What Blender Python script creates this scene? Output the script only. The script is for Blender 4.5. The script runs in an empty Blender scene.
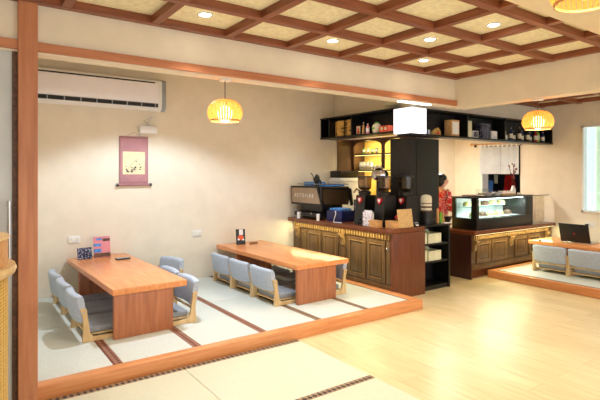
import bpy, bmesh, math, random
from mathutils import Vector, Matrix
R=random.Random(7)
D2=math.radians
COL=bpy.context.scene.collection
# ------------------------------------------------------------------ helpers
class MB:
    def __init__(s): s.bm=bmesh.new()
    def box(s,x0,x1,y0,y1,z0,z1,bev=0,seg=2):
        r=bmesh.ops.create_cube(s.bm,size=1)
        vs=r['verts']
        for v in vs:
            v.co=Vector(((x0+x1)/2+v.co.x*(x1-x0),(y0+y1)/2+v.co.y*(y1-y0),(z0+z1)/2+v.co.z*(z1-z0)))
        if bev:
            es=list({e for v in vs for e in v.link_edges})
            bmesh.ops.bevel(s.bm,geom=es,offset=bev,segments=seg,profile=.6,affect='EDGES')
        return s
    def cyl(s,c,r,h,axis='z',seg=20,r2=None):
        m=Matrix.Translation(Vector(c))
        if axis=='x': m=m@Matrix.Rotation(D2(90),4,'Y')
        if axis=='y': m=m@Matrix.Rotation(D2(-90),4,'X')
        m=m@Matrix.Translation((0,0,h/2))
        bmesh.ops.create_cone(s.bm,cap_ends=True,segments=seg,radius1=r,radius2=r if r2 is None else r2,depth=h,matrix=m)
        return s
    def sph(s,c,r,seg=16):
        if not isinstance(r,tuple): r=(r,r,r)
        bmesh.ops.create_uvsphere(s.bm,u_segments=seg,v_segments=max(6,seg//2),radius=1,
            matrix=Matrix.Translation(Vector(c))@Matrix.Diagonal((r[0],r[1],r[2],1)))
        return s
    def lathe(s,prof,c=(0,0,0),seg=28,close=False):
        rings=[]
        for r,z in prof:
            if r<1e-5: rings.append([s.bm.verts.new((c[0],c[1],c[2]+z))])
            else: rings.append([s.bm.verts.new((c[0]+r*math.cos(2*math.pi*i/seg),c[1]+r*math.sin(2*math.pi*i/seg),c[2]+z)) for i in range(seg)])
        if close: rings.append(rings[0])
        for a,b in zip(rings,rings[1:]):
            for i in range(seg):
                j=(i+1)%seg
                if len(a)==1 and len(b)==1: continue
                if len(a)==1: s.bm.faces.new((a[0],b[j],b[i]))
                elif len(b)==1: s.bm.faces.new((a[i],a[j],b[0]))
                else: s.bm.faces.new((a[i],a[j],b[j],b[i]))
        return s
    def tube(s,pts,r,seg=8):
        pts=[Vector(p) for p in pts]; rings=[]
        for i,p in enumerate(pts):
            t=(pts[min(i+1,len(pts)-1)]-pts[max(i-1,0)]).normalized()
            u=t.cross(Vector((0,0,1)))
            if u.length<.05: u=t.cross(Vector((1,0,0)))
            u.normalize(); w=t.cross(u)
            rr=r[i] if isinstance(r,(list,tuple)) else r
            rings.append([s.bm.verts.new(p+u*rr*math.cos(2*math.pi*k/seg)+w*rr*math.sin(2*math.pi*k/seg)) for k in range(seg)])
        for a,b in zip(rings,rings[1:]):
            for k in range(seg):
                j=(k+1)%seg; s.bm.faces.new((a[k],a[j],b[j],b[k]))
        s.bm.faces.new(rings[0][::-1]); s.bm.faces.new(rings[-1])
        return s
    def prism(s,poly,axis,a,b):
        # poly: 2D points in the plane across the axis ('x'->(y,z), 'y'->(x,z), 'z'->(x,y))
        def P(p,t):
            return {'x':(t,p[0],p[1]),'y':(p[0],t,p[1]),'z':(p[0],p[1],t)}[axis]
        A=[s.bm.verts.new(P(p,a)) for p in poly]; B=[s.bm.verts.new(P(p,b)) for p in poly]
        n=len(poly)
        for i in range(n): s.bm.faces.new((A[i],A[(i+1)%n],B[(i+1)%n],B[i]))
        s.bm.faces.new(A[::-1]); s.bm.faces.new(B)
        return s
    def sheet(s,f,nu,nv,th=0):
        g=[[s.bm.verts.new(f(i/nu,j/nv)) for j in range(nv+1)] for i in range(nu+1)]
        fs=[]
        for i in range(nu):
            for j in range(nv): fs.append(s.bm.faces.new((g[i][j],g[i+1][j],g[i+1][j+1],g[i][j+1])))
        if th: bmesh.ops.solidify(s.bm,geom=fs,thickness=th)
        return s
    def build(s,name,m,parent=None,smooth=True):
        bmesh.ops.recalc_face_normals(s.bm,faces=s.bm.faces)
        me=bpy.data.meshes.new(name); s.bm.to_mesh(me); s.bm.free()
        if smooth:
            for p in me.polygons: p.use_smooth=True
            me.set_sharp_from_angle(angle=D2(35))
        me.materials.append(m)
        o=bpy.data.objects.new(name,me); COL.objects.link(o); o.parent=parent
        return o
def tag(o,label,cat,group=None,kind=None):
    if label: o['label']=label
    if cat: o['category']=cat
    if group: o['group']=group
    if kind: o['kind']=kind
    return o
def thing(name,label,cat,loc=(0,0,0),rz=0,group=None):
    o=bpy.data.objects.new(name,None); COL.objects.link(o); o.empty_display_size=.05
    o.location=loc; o.rotation_euler=(0,0,rz)
    return tag(o,label,cat,group)
def copy_tree(o,parent=None):
    c=o.copy(); COL.objects.link(c); c.parent=parent
    for ch in [k for k in bpy.data.objects if k.parent==o]: copy_tree(ch,c)
    return c
def dup(o,loc,rz,label,group=None):
    c=copy_tree(o); c.location=loc; c.rotation_euler=(0,0,rz); c['label']=label
    if group: c['group']=group
    return c
def struct(mb,name,m,parent=None):
    o=mb.build(name,m,parent,smooth=False)
    if parent is None: o['kind']='structure'
    return o
def semp(name):
    o=bpy.data.objects.new(name,None); COL.objects.link(o); o['kind']='structure'; return o
def text(s,size,name,m,parent,loc,rot,ext=.0008):
    cu=bpy.data.curves.new(name,'FONT'); cu.body=s; cu.size=size; cu.extrude=ext; cu.align_x='CENTER'; cu.align_y='CENTER'
    t=bpy.data.objects.new(name+'_tmp',cu)
    COL.objects.link(t); dg=bpy.context.evaluated_depsgraph_get(); dg.update()
    me=bpy.data.meshes.new_from_object(t.evaluated_get(dg)); me.materials.clear(); me.materials.append(m)
    bpy.data.objects.remove(t)
    o=bpy.data.objects.new(name,me); COL.objects.link(o); o.parent=parent; o.location=loc; o.rotation_euler=rot
    return o
# ------------------------------------------------------------------ materials
def srgb(c): return tuple(((x/255)/12.92 if x/255<=.04045 else ((x/255+.055)/1.055)**2.4) for x in c)+(1,)
def base(name,rough=.5,metal=0,spec=.5):
    m=bpy.data.materials.new(name); m.use_nodes=True
    nt=m.node_tree; b=nt.nodes['Principled BSDF']
    b.inputs['Roughness'].default_value=rough; b.inputs['Metallic'].default_value=metal
    b.inputs['Specular IOR Level'].default_value=spec
    return m,nt,b
def coords(nt,scale=(1,1,1),rot=(0,0,0)):
    tc=nt.nodes.new('ShaderNodeTexCoord'); mp=nt.nodes.new('ShaderNodeMapping')
    mp.inputs['Scale'].default_value=scale; mp.inputs['Rotation'].default_value=rot
    nt.links.new(tc.outputs['Object'],mp.inputs['Vector']); return mp.outputs['Vector']
def ramp(nt,fac,stops,interp='LINEAR'):
    r=nt.nodes.new('ShaderNodeValToRGB'); r.color_ramp.interpolation=interp
    e=r.color_ramp.elements
    while len(e)<len(stops): e.new(.5)
    for k,(p,c) in enumerate(stops): e[k].position=p; e[k].color=srgb(c)
    nt.links.new(fac,r.inputs['Fac']); return r.outputs['Color']
def bump(nt,b,h,strength=.2,dist=.002):
    n=nt.nodes.new('ShaderNodeBump'); n.inputs['Strength'].default_value=strength; n.inputs['Distance'].default_value=dist
    nt.links.new(h,n.inputs['Height']); nt.links.new(n.outputs['Normal'],b.inputs['Normal'])
def noise(nt,vec,scale,detail=3):
    n=nt.nodes.new('ShaderNodeTexNoise'); n.inputs['Scale'].default_value=scale; n.inputs['Detail'].default_value=detail
    nt.links.new(vec,n.inputs['Vector']); return n.outputs['Fac']
def plain(name,c,rough=.5,metal=0,var=.06,scale=6,spec=.5,bmp=0):
    m,nt,b=base(name,rough,metal,spec)
    f=noise(nt,coords(nt),scale)
    lo=tuple(x*(1-var) for x in c); hi=tuple(min(255,x*(1+var)) for x in c)
    nt.links.new(ramp(nt,f,[(.3,lo),(.7,hi)]),b.inputs['Base Color'])
    if bmp: bump(nt,b,noise(nt,coords(nt),120,2),bmp,.001)
    return m
def wood(name,dark,light,axis='x',rough=.35,scale=1.0,spec=.5):
    m,nt,b=base(name,rough,0,spec)
    s={'x':(1.2,14,14),'y':(14,1.2,14),'z':(14,14,1.2)}[axis]
    v=coords(nt,tuple(q*scale for q in s))
    f=noise(nt,v,2.2,6)
    nt.links.new(ramp(nt,f,[(.3,dark),(.5,tuple((a+c)/2 for a,c in zip(dark,light))),(.72,light)]),b.inputs['Base Color'])
    bump(nt,b,f,.08,.002)
    return m
def emis(name,c,st,basec=None):
    m,nt,b=base(name,.4)
    b.inputs['Base Color'].default_value=srgb(basec or c)
    b.inputs['Emission Color'].default_value=srgb(c); b.inputs['Emission Strength'].default_value=st
    return m
def checker(name,c1,c2,scale,rough=.7,thr=None):
    m,nt,b=base(name,rough)
    v=coords(nt)
    n=nt.nodes.new('ShaderNodeTexVoronoi'); n.inputs['Scale'].default_value=scale; nt.links.new(v,n.inputs['Vector'])
    nt.links.new(ramp(nt,n.outputs['Distance'],[(0,c1),(thr or .35,c1),((thr or .35)+.05,c2),(1,c2)]),b.inputs['Base Color'])
    return m
def glass(name,c=(235,245,245),rough=.02,alpha=.18):
    # thin pane: mix of transparent and glossy
    m=bpy.data.materials.new(name); m.use_nodes=True; nt=m.node_tree; nt.nodes.clear()
    o=nt.nodes.new('ShaderNodeOutputMaterial'); mx=nt.nodes.new('ShaderNodeMixShader'); t=nt.nodes.new('ShaderNodeBsdfTransparent'); g=nt.nodes.new('ShaderNodeBsdfGlossy')
    t.inputs['Color'].default_value=srgb(c); g.inputs['Roughness'].default_value=rough
    mx.inputs[0].default_value=.05
    nt.links.new(t.outputs[0],mx.inputs[1]); nt.links.new(g.outputs[0],mx.inputs[2]); nt.links.new(mx.outputs[0],o.inputs[0])
    return m
M={}
M['wall']=plain('cream_wall',(236,226,206),.75,var=.015,bmp=.1)
M['ceil']=plain('ceiling_paint',(238,222,192),.8,var=.01)
M['panel']=plain('coffer_panel',(250,240,208),.8,var=.05,scale=30)
M['beam']=wood('coffer_beam',(120,66,42),(154,92,62),'x',.4)
M['beamy']=wood('coffer_beam_across',(120,66,42),(154,92,62),'y',.4)
M['trimw']=wood('orange_trim',(178,110,72),(200,134,94),'x',.4)
M['post']=wood('post_wood',(180,114,76),(202,138,98),'z',.42)
M['rail']=wood('rail_wood',(206,132,80),(228,160,106),'x',.33)
M['raily']=wood('rail_wood_across',(206,132,80),(228,160,106),'y',.33)
M['table']=wood('table_top',(224,138,80),(240,168,108),'y',.22)
M['tablep']=wood('table_panel',(160,94,58),(190,122,80),'z',.35)
M['ply']=wood('birch_ply',(208,172,118),(232,202,150),'z',.4)
M['seat']=plain('grey_seat_fabric',(150,156,164),.8,var=.07,scale=60,bmp=.3)
M['back']=plain('blue_grey_back_fabric',(182,192,208),.75,var=.05,scale=60,bmp=.3)
M['ctop']=wood('counter_top',(104,56,32),(134,76,44),'y',.25)
M['ctopx']=wood('counter_top_x',(104,56,32),(134,76,44),'x',.25)
M['olive']=wood('counter_oak',(86,62,38),(122,92,56),'z',.28)
M['olivehi']=wood('counter_moulding',(132,102,62),(164,132,86),'z',.3)  # lightened oak, LED glow on the dentils put into its colour
M['endp']=wood('end_panel',(96,50,30),(124,68,42),'z',.3)
M['endd']=wood('dark_panel',(56,30,26),(74,40,32),'z',.3)
M['black']=plain('black_laminate',(14,14,15),.35,var=.1)
M['blackm']=plain('black_wood',(24,22,21),.45,var=.15)
M['inner']=plain('navy_black',(9,10,16),.5)
M['white']=plain('white_plastic',(236,236,234),.25,var=.01)
M['silver']=plain('silver',(190,194,198),.22,.9)
M['steel']=plain('steel',(200,200,205),.12,1)
M['greyp']=plain('grey_plastic',(150,156,160),.3)
M['dark']=plain('dark_plastic',(26,26,28),.3)
M['floorglass']=None
M['mauve']=plain('mauve_silk',(168,118,122),.7,var=.05,scale=40)
M['paper']=plain('paper',(232,224,200),.8,var=.03)
M['cream']=plain('cream_cloth',(240,230,208),.85,var=.04,scale=12)
M['whitecloth']=plain('white_cloth',(246,248,250),.85,var=.03)
M['blue']=plain('blue_cloth',(72,132,200),.7,var=.2,scale=30)
M['navy']=plain('navy_box',(24,32,84),.4,var=.3)
M['red']=plain('red_cloth',(190,24,28),.7,var=.2,scale=12)
M['beige']=plain('beige_panel',(160,142,120),.35,var=.05)
M['bronze']=plain('bronze_side',(84,66,44),.3,.3,var=.3,scale=2)
M['gold']=plain('gold_paper',(206,166,84),.5,var=.15,scale=20)
M['kraft']=plain('kraft',(202,156,96),.7,var=.12,scale=40)
M['woodlt']=wood('light_wood',(196,140,84),(222,172,112),'x',.4)
M['cabw']=wood('cabinet_wood',(80,54,36),(108,76,50),'z',.35)
M['yell']=plain('yellow_lining',(232,196,96),.6,var=.08,scale=4)
M['glass']=glass('clear_glass')
M['fglass']=plain('pale_glass',(222,228,214),.15)
M['smoke']=glass('smoked_glass',(215,205,190))
M['led']=emis('led_strip',(255,236,170),4)
M['dl']=emis('downlight_lens',(255,246,225),22)
M['lb']=emis('lightbox_face',(246,248,255),1.5)
M['green']=plain('green_label',(120,190,60),.5)
M['pink']=plain('pink_label',(222,140,150),.5)
M['orange']=plain('orange_red',(222,90,50),.5)
M['ivory']=plain('ivory_box',(226,224,190),.5)
M['skin']=plain('skin',(226,176,148),.5)
M['hair']=plain('black_hair',(22,18,18),.35)
M['kimono']=checker('red_floral_cloth',(244,226,226),(214,36,50),34,.75,.33)
M['patt']=checker('blue_pattern',(210,214,226),(34,38,72),60,.6,.25)
M['pattp']=checker('purple_pattern',(70,50,110),(236,232,236),45,.5,.3)
M['grain']=checker('woven_bag',(150,110,70),(216,180,124),70,.8,.3)
M['frost']=plain('frosted_door',(206,212,214),.3,var=.03)
M['cake']=plain('cake',(238,212,130),.6,var=.2,scale=40)
M['choc']=plain('chocolate',(90,60,40),.5,var=.3,scale=40)
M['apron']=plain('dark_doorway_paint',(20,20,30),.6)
M['wicker']=None
def mk_tatami():
    m,nt,b=base('tatami_weave',.55)
    v=coords(nt,(90,8,8)); f=noise(nt,v,3,2)
    f2=noise(nt,coords(nt),1.3,2)
    nt.links.new(ramp(nt,f,[(.3,(198,202,194)),(.7,(212,216,208))]),b.inputs['Base Color'])
    bump(nt,b,f,.15,.001); return m
M['tatami']=mk_tatami()
M['tatamif']=plain('tatami_front_weave',(212,210,186),.5,var=.02,scale=60)
def mk_border(name,c1,c2):
    m,nt,b=base(name,.7)
    w=nt.nodes.new('ShaderNodeTexChecker'); w.inputs['Scale'].default_value=1
    v=coords(nt,(34,34,34),(0,0,D2(45))); nt.links.new(v,w.inputs['Vector'])
    w.inputs['Color1'].default_value=srgb(c1); w.inputs['Color2'].default_value=srgb(c2)
    n=noise(nt,coords(nt),90,2)
    mx=nt.nodes.new('ShaderNodeMix'); mx.data_type='RGBA'
    mx.inputs[7].default_value=srgb(c1)
    nt.links.new(n,mx.inputs[0]); nt.links.new(w.outputs['Color'],mx.inputs[6])
    nt.links.new(mx.outputs[2],b.inputs['Base Color']); return m
M['border']=mk_border('brown_border',(104,44,30),(190,150,120))
M['borderk']=mk_border('dark_border',(50,30,24),(214,180,140))
def mk_wicker():
    m,nt,b=base('woven_rattan',.5)
    w=nt.nodes.new('ShaderNodeTexVoronoi'); w.inputs['Scale'].default_value=75
    w.inputs['Randomness'].default_value=0.15
    nt.links.new(coords(nt,(1,1,.8)),w.inputs['Vector'])
    nt.links.new(ramp(nt,w.outputs['Distance'],[(0,(236,206,112)),(.5,(214,172,84)),(.75,(120,82,30))]),b.inputs['Base Color'])
    bump(nt,b,w.outputs['Distance'],-.5,.004); return m
M['wicker']=mk_wicker()
def mk_floor():
    m,nt,b=base('pale_plank_floor',.3)
    v=coords(nt,(1,1,1),(0,0,D2(90)))
    br=nt.nodes.new('ShaderNodeTexBrick'); br.inputs['Scale'].default_value=1
    br.inputs['Brick Width'].default_value=1.2; br.inputs['Row Height'].default_value=.2
    br.inputs['Mortar Size'].default_value=.0018; br.inputs['Mortar'].default_value=srgb((196,172,130))
    br.inputs['Color1'].default_value=srgb((222,200,152)); br.inputs['Color2'].default_value=srgb((232,212,168))
    nt.links.new(v,br.inputs['Vector'])
    g=noise(nt,coords(nt,(14,1.4,1)),2,5)
    mx=nt.nodes.new('ShaderNodeMix'); mx.data_type='RGBA'; mx.blend_type='MULTIPLY'; mx.inputs[0].default_value=.6
    nt.links.new(br.outputs['Color'],mx.inputs[6]); nt.links.new(ramp(nt,g,[(.3,(226,216,196)),(.7,(255,255,255))]),mx.inputs[7])
    nt.links.new(mx.outputs[2],b.inputs['Base Color'])
    return m
M['floor']=mk_floor()
def mk_shade():
    m=bpy.data.materials.new('pendant_slats'); m.use_nodes=True; nt=m.node_tree
    b=nt.nodes['Principled BSDF']; b.inputs['Roughness'].default_value=.5
    b.inputs['Base Color'].default_value=srgb((226,158,88))
    tr=nt.nodes.new('ShaderNodeBsdfTranslucent'); tr.inputs['Color'].default_value=srgb((246,164,84))
    mx=nt.nodes.new('ShaderNodeMixShader'); mx.inputs[0].default_value=.5
    nt.links.new(b.outputs[0],mx.inputs[1]); nt.links.new(tr.outputs[0],mx.inputs[2])
    nt.links.new(mx.outputs[0],nt.nodes['Material Output'].inputs[0]); return m
M['shade']=mk_shade()
M['bulb']=emis('warm_bulb',(255,226,165),9)
def area(name,loc,e,col,size,tgt,sy=None):
    l=bpy.data.lights.new(name,'AREA'); l.energy=e; l.color=col; l.size=size
    if sy: l.shape='RECTANGLE'; l.size_y=sy
    o=bpy.data.objects.new(name,l); COL.objects.link(o); o.location=loc
    o.rotation_euler=(Vector(tgt)-Vector(loc)).to_track_quat('-Z','Y').to_euler(); return o
# ------------------------------------------------------------------ room dimensions
YF=3.56; YB=6.08; XW=8.13; X0=-1.6; YN=-3.0; CZ=2.60
struct(MB().box(X0,XW+.2,YN,7.2,-.1,0),'floor',M['floor'])
struct(MB().box(.25,5.07,YB,YB+.1,0,2.85),'wall_back',M['wall'])
struct(MB().box(.23,.325,YF+.1,YB,0,2.85),'wall_left',M['wall'])
struct(MB().box(X0-.1,X0,YN,YF+.05,0,2.7),'wall_left.001',M['wall'])
# right wall with window hole (y 2.3..3.63, z .92..2.26) and doorway (y 4.66..5.43, z 0..2.02)
w=MB()
wy0,wy1,wz0,wz1=2.2,3.665,.885,2.26; dy0,dy1,dz1=4.70,5.48,2.01
w.box(XW,XW+.18,YN,wy0,0,2.7).box(XW,XW+.18,wy0,wy1,0,wz0).box(XW,XW+.18,wy0,wy1,wz1,2.7).box(XW,XW+.18,wy1,dy0,0,2.7).box(XW,XW+.18,dy0,dy1,dz1,2.7).box(XW,XW+.18,dy1,7.2,0,2.7)
struct(w,'wall_right',M['wall'])
struct(MB().box(5.37,XW,YB,YB+.1,0,2.7),'wall_kitchen',M['wall'])
# wood panelling behind the coffee bar (back wall stretch 5.07..5.37)
struct(MB().box(5.07,5.37,YB-.02,YB+.1,0,2.06),'trim_1',M['cabw'])
struct(MB().box(5.0,5.12,4.36,YB,2.06,2.85),'wall_bulkhead',M['wall'])
struct(MB().box(5.07,5.37,YB,YB+.1,2.06,2.85),'wall_back.001',M['wall'])
struct(MB().box(5.12,XW,4.36,4.46,1.99,2.85),'wall_bulkhead.001',M['wall'])
struct(MB().box(.23,5.1,YF+.12,YB+.1,2.82,2.9),'ceiling_alcove',M['ceil'])
struct(MB().box(5.12,XW,4.46,YB,2.2,2.26),'ceiling_kitchen',M['ceil'])
# header over the platform and its return over the aisle
struct(MB().box(X0,4.95,YF,YF+.12,2.28,2.85),'wall_header',M['wall'])
struct(MB().box(4.765,4.95,YN,YF,2.265,2.66),'wall_header.001',M['wall'])
struct(MB().box(X0,4.77,YF-.03,YF,2.292,2.352,.004),'trim_2',M['trimw'])
struct(MB().box(4.95,5.12,YF+.0,4.46,2.6,2.85),'wall_bulkhead.002',M['wall'])
# main ceiling: plain strip near the windows, coffers deeper in
ceil=semp('ceiling')
struct(MB().box(X0,4.95,1.74,YF,2.655,2.70),'coffer_panel',M['panel'],ceil)
struct(MB().box(X0,4.95,YN,1.74,2.60,2.70),'plain_panel',M['ceil'],ceil)
xs=[4.735]+[4.17-.597*k for k in range(10)]; ys=[3.525,2.97,2.42,1.88]
for i,x in enumerate(xs): struct(MB().box(x-.031,x+.031,1.74,YF,2.60,2.655,.004),'beam',M['beamy'],ceil)
for y in ys: struct(MB().box(X0,4.77,y-.031,y+.031,2.597,2.655,.004),'beam',M['beam'],ceil)
ceil2=semp('ceiling')
struct(MB().box(4.95,XW+.18,YN,4.46,2.68,2.72),'coffer_panel',M['panel'],ceil2)
for k in range(6): x=5.02+.6*k; struct(MB().box(x-.04,x+.04,YN,4.36,2.62,2.68,.004),'beam',M['beamy'],ceil2)
for k in range(8): y=4.3-.6*k; struct(MB().box(4.95,XW,y-.04,y+.04,2.617,2.68,.004),'beam',M['beam'],ceil2)
# post
po=struct(MB().box(.314,.424,YF-.045,YF+.12,0,2.6,.004),'trim_3',M['post'])
# left frosted door
dr=semp('door_1')
struct(MB().box(-1.55,.285,YF+.02,YF+.05,.02,2.28),'door_panel',M['frost'],dr)
struct(MB().box(.286,.313,YF,YF+.06,0,2.28).box(-1.6,-1.55,YF,YF+.06,0,2.28),'door_frame',M['choc'],dr)
struct(MB().tube([(.262,YF-.06,.95),(.262,YF-.06,1.33)],.012,10).box(.252,.272,YF-.06,YF+.01,.97,.99).box(.252,.272,YF-.06,YF+.01,1.29,1.31),'door_handle',M['silver'],dr)
# window in right wall
wi=semp('window_1')
struct(MB().box(XW-.02,XW+.03,wy0-.0,wy0+.03,wz0,wz1).box(XW-.02,XW+.10,wy1-.03,wy1,wz0,wz1).box(XW-.02,XW+.13,wy0,wy1,wz0,wz0+.03).box(XW-.02,XW+.03,wy0,wy1,wz1-.03,wz1),'window_frame',M['white'],wi)
struct(MB().box(XW+.05,XW+.056,wy0,wy1,wz0,wz1),'pane',M['glass'],wi)
struct(MB().box(XW+.10,XW+.105,3.51,wy1+.1,wz0-.1,wz1+.1),'lit_frame_band',emis('daylit_frame',(240,246,250),1.0),wi)  # glowing band put in for the daylit white edge of the frame
struct(MB().box(XW+.12,XW+.13,wy0-.1,wy1+.1,wz0-.1,wz1+.1),'roller_blind',emis('daylit_blind',(222,230,204),.7),wi)
# doorway room behind the noren
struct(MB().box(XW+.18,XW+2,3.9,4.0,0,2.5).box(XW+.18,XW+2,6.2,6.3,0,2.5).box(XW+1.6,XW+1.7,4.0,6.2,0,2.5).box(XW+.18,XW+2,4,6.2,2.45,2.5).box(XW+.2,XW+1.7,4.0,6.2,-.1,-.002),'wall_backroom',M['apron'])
struct(MB().box(XW-.012,XW+.18,dy1-.03,dy1,0,dz1),'trim_4',M['white'])
# ------------------------------------------------------------------ tatami platform
pf=thing('tatami_platform','long raised wooden platform with orange edge rails under the tatami','platform',(0,0,0))
MB().box(.326,4.20,YF,YF+.095,0,.105,.006).build('front_rail',M['rail'],pf)
MB().box(4.085,4.20,YF+.096,YB-.005,0,.105,.006).build('side_rail',M['raily'],pf)
MB().box(.33,4.084,YF+.096,YB-.005,.0,.07).build('deck',M['raily'],pf)
mx=[.331,1.0,1.62,2.24,2.86,3.48,4.082]
rows=[(YF+.098,4.86),(4.863,YB-.008)]
names=['leftmost','second from the left','third from the left','fourth from the left','fifth from the left','last one, beside the coffee counter']
for r,(a,b_) in enumerate(rows):
    for i in range(6):
        x0,x1=mx[i]+.001,mx[i+1]-.001
        t=thing('tatami_mat','pale tatami mat on the platform, %s in the %s row'%(names[i],['front','back'][r]),'tatami mat',((x0+x1)/2,(a+b_)/2,.0702),0,'tatami mats on the platform')
        hx=(x1-x0)/2; hy=(b_-a)/2; bw=.07 if i<5 else .02
        MB().box(-hx,hx-bw,-hy,hy,0,.031,.003).build('mat_surface',M['tatami'],t)
        MB().box(hx-bw+.0005,hx,-hy,hy,0,.0325,.002).build('mat_border',M['border'] if i<3 else M['borderk'],t)
# floor-level mats in the foreground
fx=[2.485,1.41,.335,-.74]
fy=[(2.605,3.545),(1.66,2.603),(.7,1.658)]
rn=['along the rail','middle foreground','nearest the camera']
cn=['right-hand','middle','left-hand']
for r,(a,b_) in enumerate(fy):
    for i in range(3):
        if i==2: continue
        x0,x1=fx[i+1]+.002,fx[i]-.002
        t=thing('tatami_mat','cream tatami mat on the floor, %s, %s one of the row'%(rn[r],cn[i]),'tatami mat',((x0+x1)/2,(a+b_)/2,0),0,'tatami mats on the floor')
        hx=(x1-x0)/2; hy=(b_-a)/2
        MB().box(-hx,hx,-hy,hy-.058,.0,.012,.003).build('mat_surface',M['tatamif'],t)
        MB().box(-hx,hx,hy-.0575,hy,0,.0135,.002).build('mat_border',M['borderk'],t)
# ------------------------------------------------------------------ low tables
def low_table(label,loc,L,W,z=.425,far=.55,pr=.13):
    t=thing('low_table',label,'table',loc,D2(1.0))
    MB().box(-W/2,W/2,0,L,z-.055,z,.008,3).build('table_top',M['table'],t)
    for y in (.008,L-far): MB().box(-W/2+.015,W/2-pr,y,y+.045,0,z-.056,.003).build('leg_panel',M['tablep'],t)
    MB().box(-.03,.03,.054,L-far-.001,z-.15,z-.056,.003).build('stretcher',M['tablep'],t)
    return t
TZ=.1035
low_table('long orange wooden low table on the left, below the air conditioner',(1.385,4.19,TZ),1.865,.66)
low_table('long orange wooden low table in front of the oak coffee counter',(3.29,4.17,TZ),1.885,.73,pr=.185)
# ------------------------------------------------------------------ floor chairs
def make_chair():
    t=thing('floor_chair','','chair')
    for s in (-1,1):
        y0=s*.235-.012; y1=s*.235+.012
        n=10
        outer=[(-.055,.275),(-.035,.20),(-.03,.12),(-.04,.0),(.46,0),(.46,.032)]
        inner=[(.05,.036),(.022,.06),(.012,.13),(.002,.20),(-.008,.275)]
        MB().prism(outer+inner,'y',y0,y1).build('side_frame',M['ply'],t)
        MB().cyl((-.033,s*.235+ (.013 if s>0 else -.016),.25),.008,.003,'y',10).build('screw',M['silver'],t)
    MB().box(.02,.49,-.19,.19,.052,.105,.02,3).build('seat',M['seat'],t)
    MB().box(.0,.48,-.2,.2,.038,.05,.003).build('seat_board',M['ply'],t)
    pad=MB(); ny=14; zc=.265; hz_=.118; hx_=.04
    sec=[]
    for k in range(20):
        a=2*math.pi*k/20; ca,sa=math.cos(a),math.sin(a)
        sec.append((hx_*math.copysign(abs(ca)**.55,ca),hz_*math.copysign(abs(sa)**.3,sa)))
    rings=[]
    for q in range(ny+1):
        u=q/ny; e=1-.35*(abs(2*u-1)**10)
        c=.03*(1-(2*u-1)**2)
        rings.append([pad.bm.verts.new((-.035-c+px*e-.16*pz,-.222+.444*u,zc+pz*(1-.08*(abs(2*u-1)**8)))) for px,pz in sec])
    for a_,b_ in zip(rings,rings[1:]):
        for k in range(20): pad.bm.faces.new((a_[k],a_[(k+1)%20],b_[(k+1)%20],b_[k]))
    pad.bm.faces.new(rings[0]); pad.bm.faces.new(rings[-1][::-1])
    pad.build('backrest',M['back'],t)
    MB().box(-.02,-.005,-.218,.218,.115,.14,.004).build('cross_rail',M['ply'],t)
    return t
ch=make_chair()
def put(first,x,y,rz,label,group):
    if first: ch.location=(x,y,TZ); ch.rotation_euler=(0,0,rz); ch['label']=label; ch['group']=group; return ch
    return dup(ch,(x,y,TZ),rz,label,group)
g1='floor chairs at the left low table'; g2='floor chairs at the low table by the counter'; g3='floor chairs at the right-hand table'
put(True,.88,4.52,0,'blue-grey floor chair left of the left table, nearest the camera',g1)
put(False,.88,5.02,0,'blue-grey floor chair left of the left table, middle of its three',g1)
put(False,.88,5.52,0,'blue-grey floor chair left of the left table, nearest the back wall',g1)
put(False,1.80,4.52,math.pi,'blue-grey floor chair at the right side of the left table, nearest the camera',g1)
put(False,1.80,5.02,math.pi,'blue-grey floor chair at the right side of the left table, middle one',g1)
put(False,2.06,5.62,math.pi+.2,'grey floor chair pulled away from the left table, in front of the back wall',g1)
put(False,2.75,4.52,0,'grey floor chair left of the counter-side table, nearest the camera',g2)
put(False,2.75,5.02,0,'grey floor chair left of the counter-side table, middle of its three',g2)
put(False,2.75,5.52,0,'grey floor chair left of the counter-side table, nearest the back wall',g2)
put(False,3.66,4.52,math.pi,'floor chair between the counter-side table and the oak counter, nearest the camera',g2)
put(False,3.66,5.02,math.pi,'floor chair between the counter-side table and the oak counter, middle one',g2)
put(False,3.66,5.52,math.pi,'floor chair between the counter-side table and the oak counter, deepest one',g2)
# ------------------------------------------------------------------ right platform, table and chairs
pr=thing('tatami_platform','raised wooden platform under the table with the laptop','platform',(0,0,0))
MB().box(6.25,6.34,YN+.5,4.11,0,.105,.006).build('side_rail',M['raily'],pr)
MB().box(6.341,XW-.005,4.03,4.11,0,.105,.006).build('end_rail',M['rail'],pr)
MB().box(6.341,XW-.005,YN+.5,4.029,0,.07).build('deck',M['raily'],pr)
for i,(a,b_) in enumerate([(2.8,4.027),(1.57,2.797)]):
    t=thing('tatami_mat',['pale tatami mat under the laptop table, the end by the display counter','pale tatami mat under the laptop table, the end toward the camera'][i],'tatami mat',(7.165,(a+b_)/2,.0702),0,'tatami mats on the right platform')
    h=(b_-a)/2
    MB().box(-.79,.87,-h,h,0,.031,.003).build('mat_surface',M['tatami'],t)
    MB().box(-.823,-.7905,-h,h,0,.0325,.002).build('mat_border',M['borderk'],t)
t=thing('low_table','orange wooden low table carrying the open laptop','table',(7.38,0,TZ))
MB().box(-.33,.33,1.6,3.95,.338,.39,.008,3).build('table_top',M['table'],t)
for y in (1.7,3.62): MB().box(-.28,.25,y,y+.045,0,.337,.003).build('leg_panel',M['tablep'],t)
put(False,6.80,3.48,0,'grey floor chair seen from behind at the laptop table, the end by the display counter',g3)
put(False,6.80,2.99,0,'grey floor chair seen from behind at the laptop table, left of the photo edge',g3)
put(False,6.80,2.50,0,'grey floor chair at the laptop table, cut by the right photo edge',g3)
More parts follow.
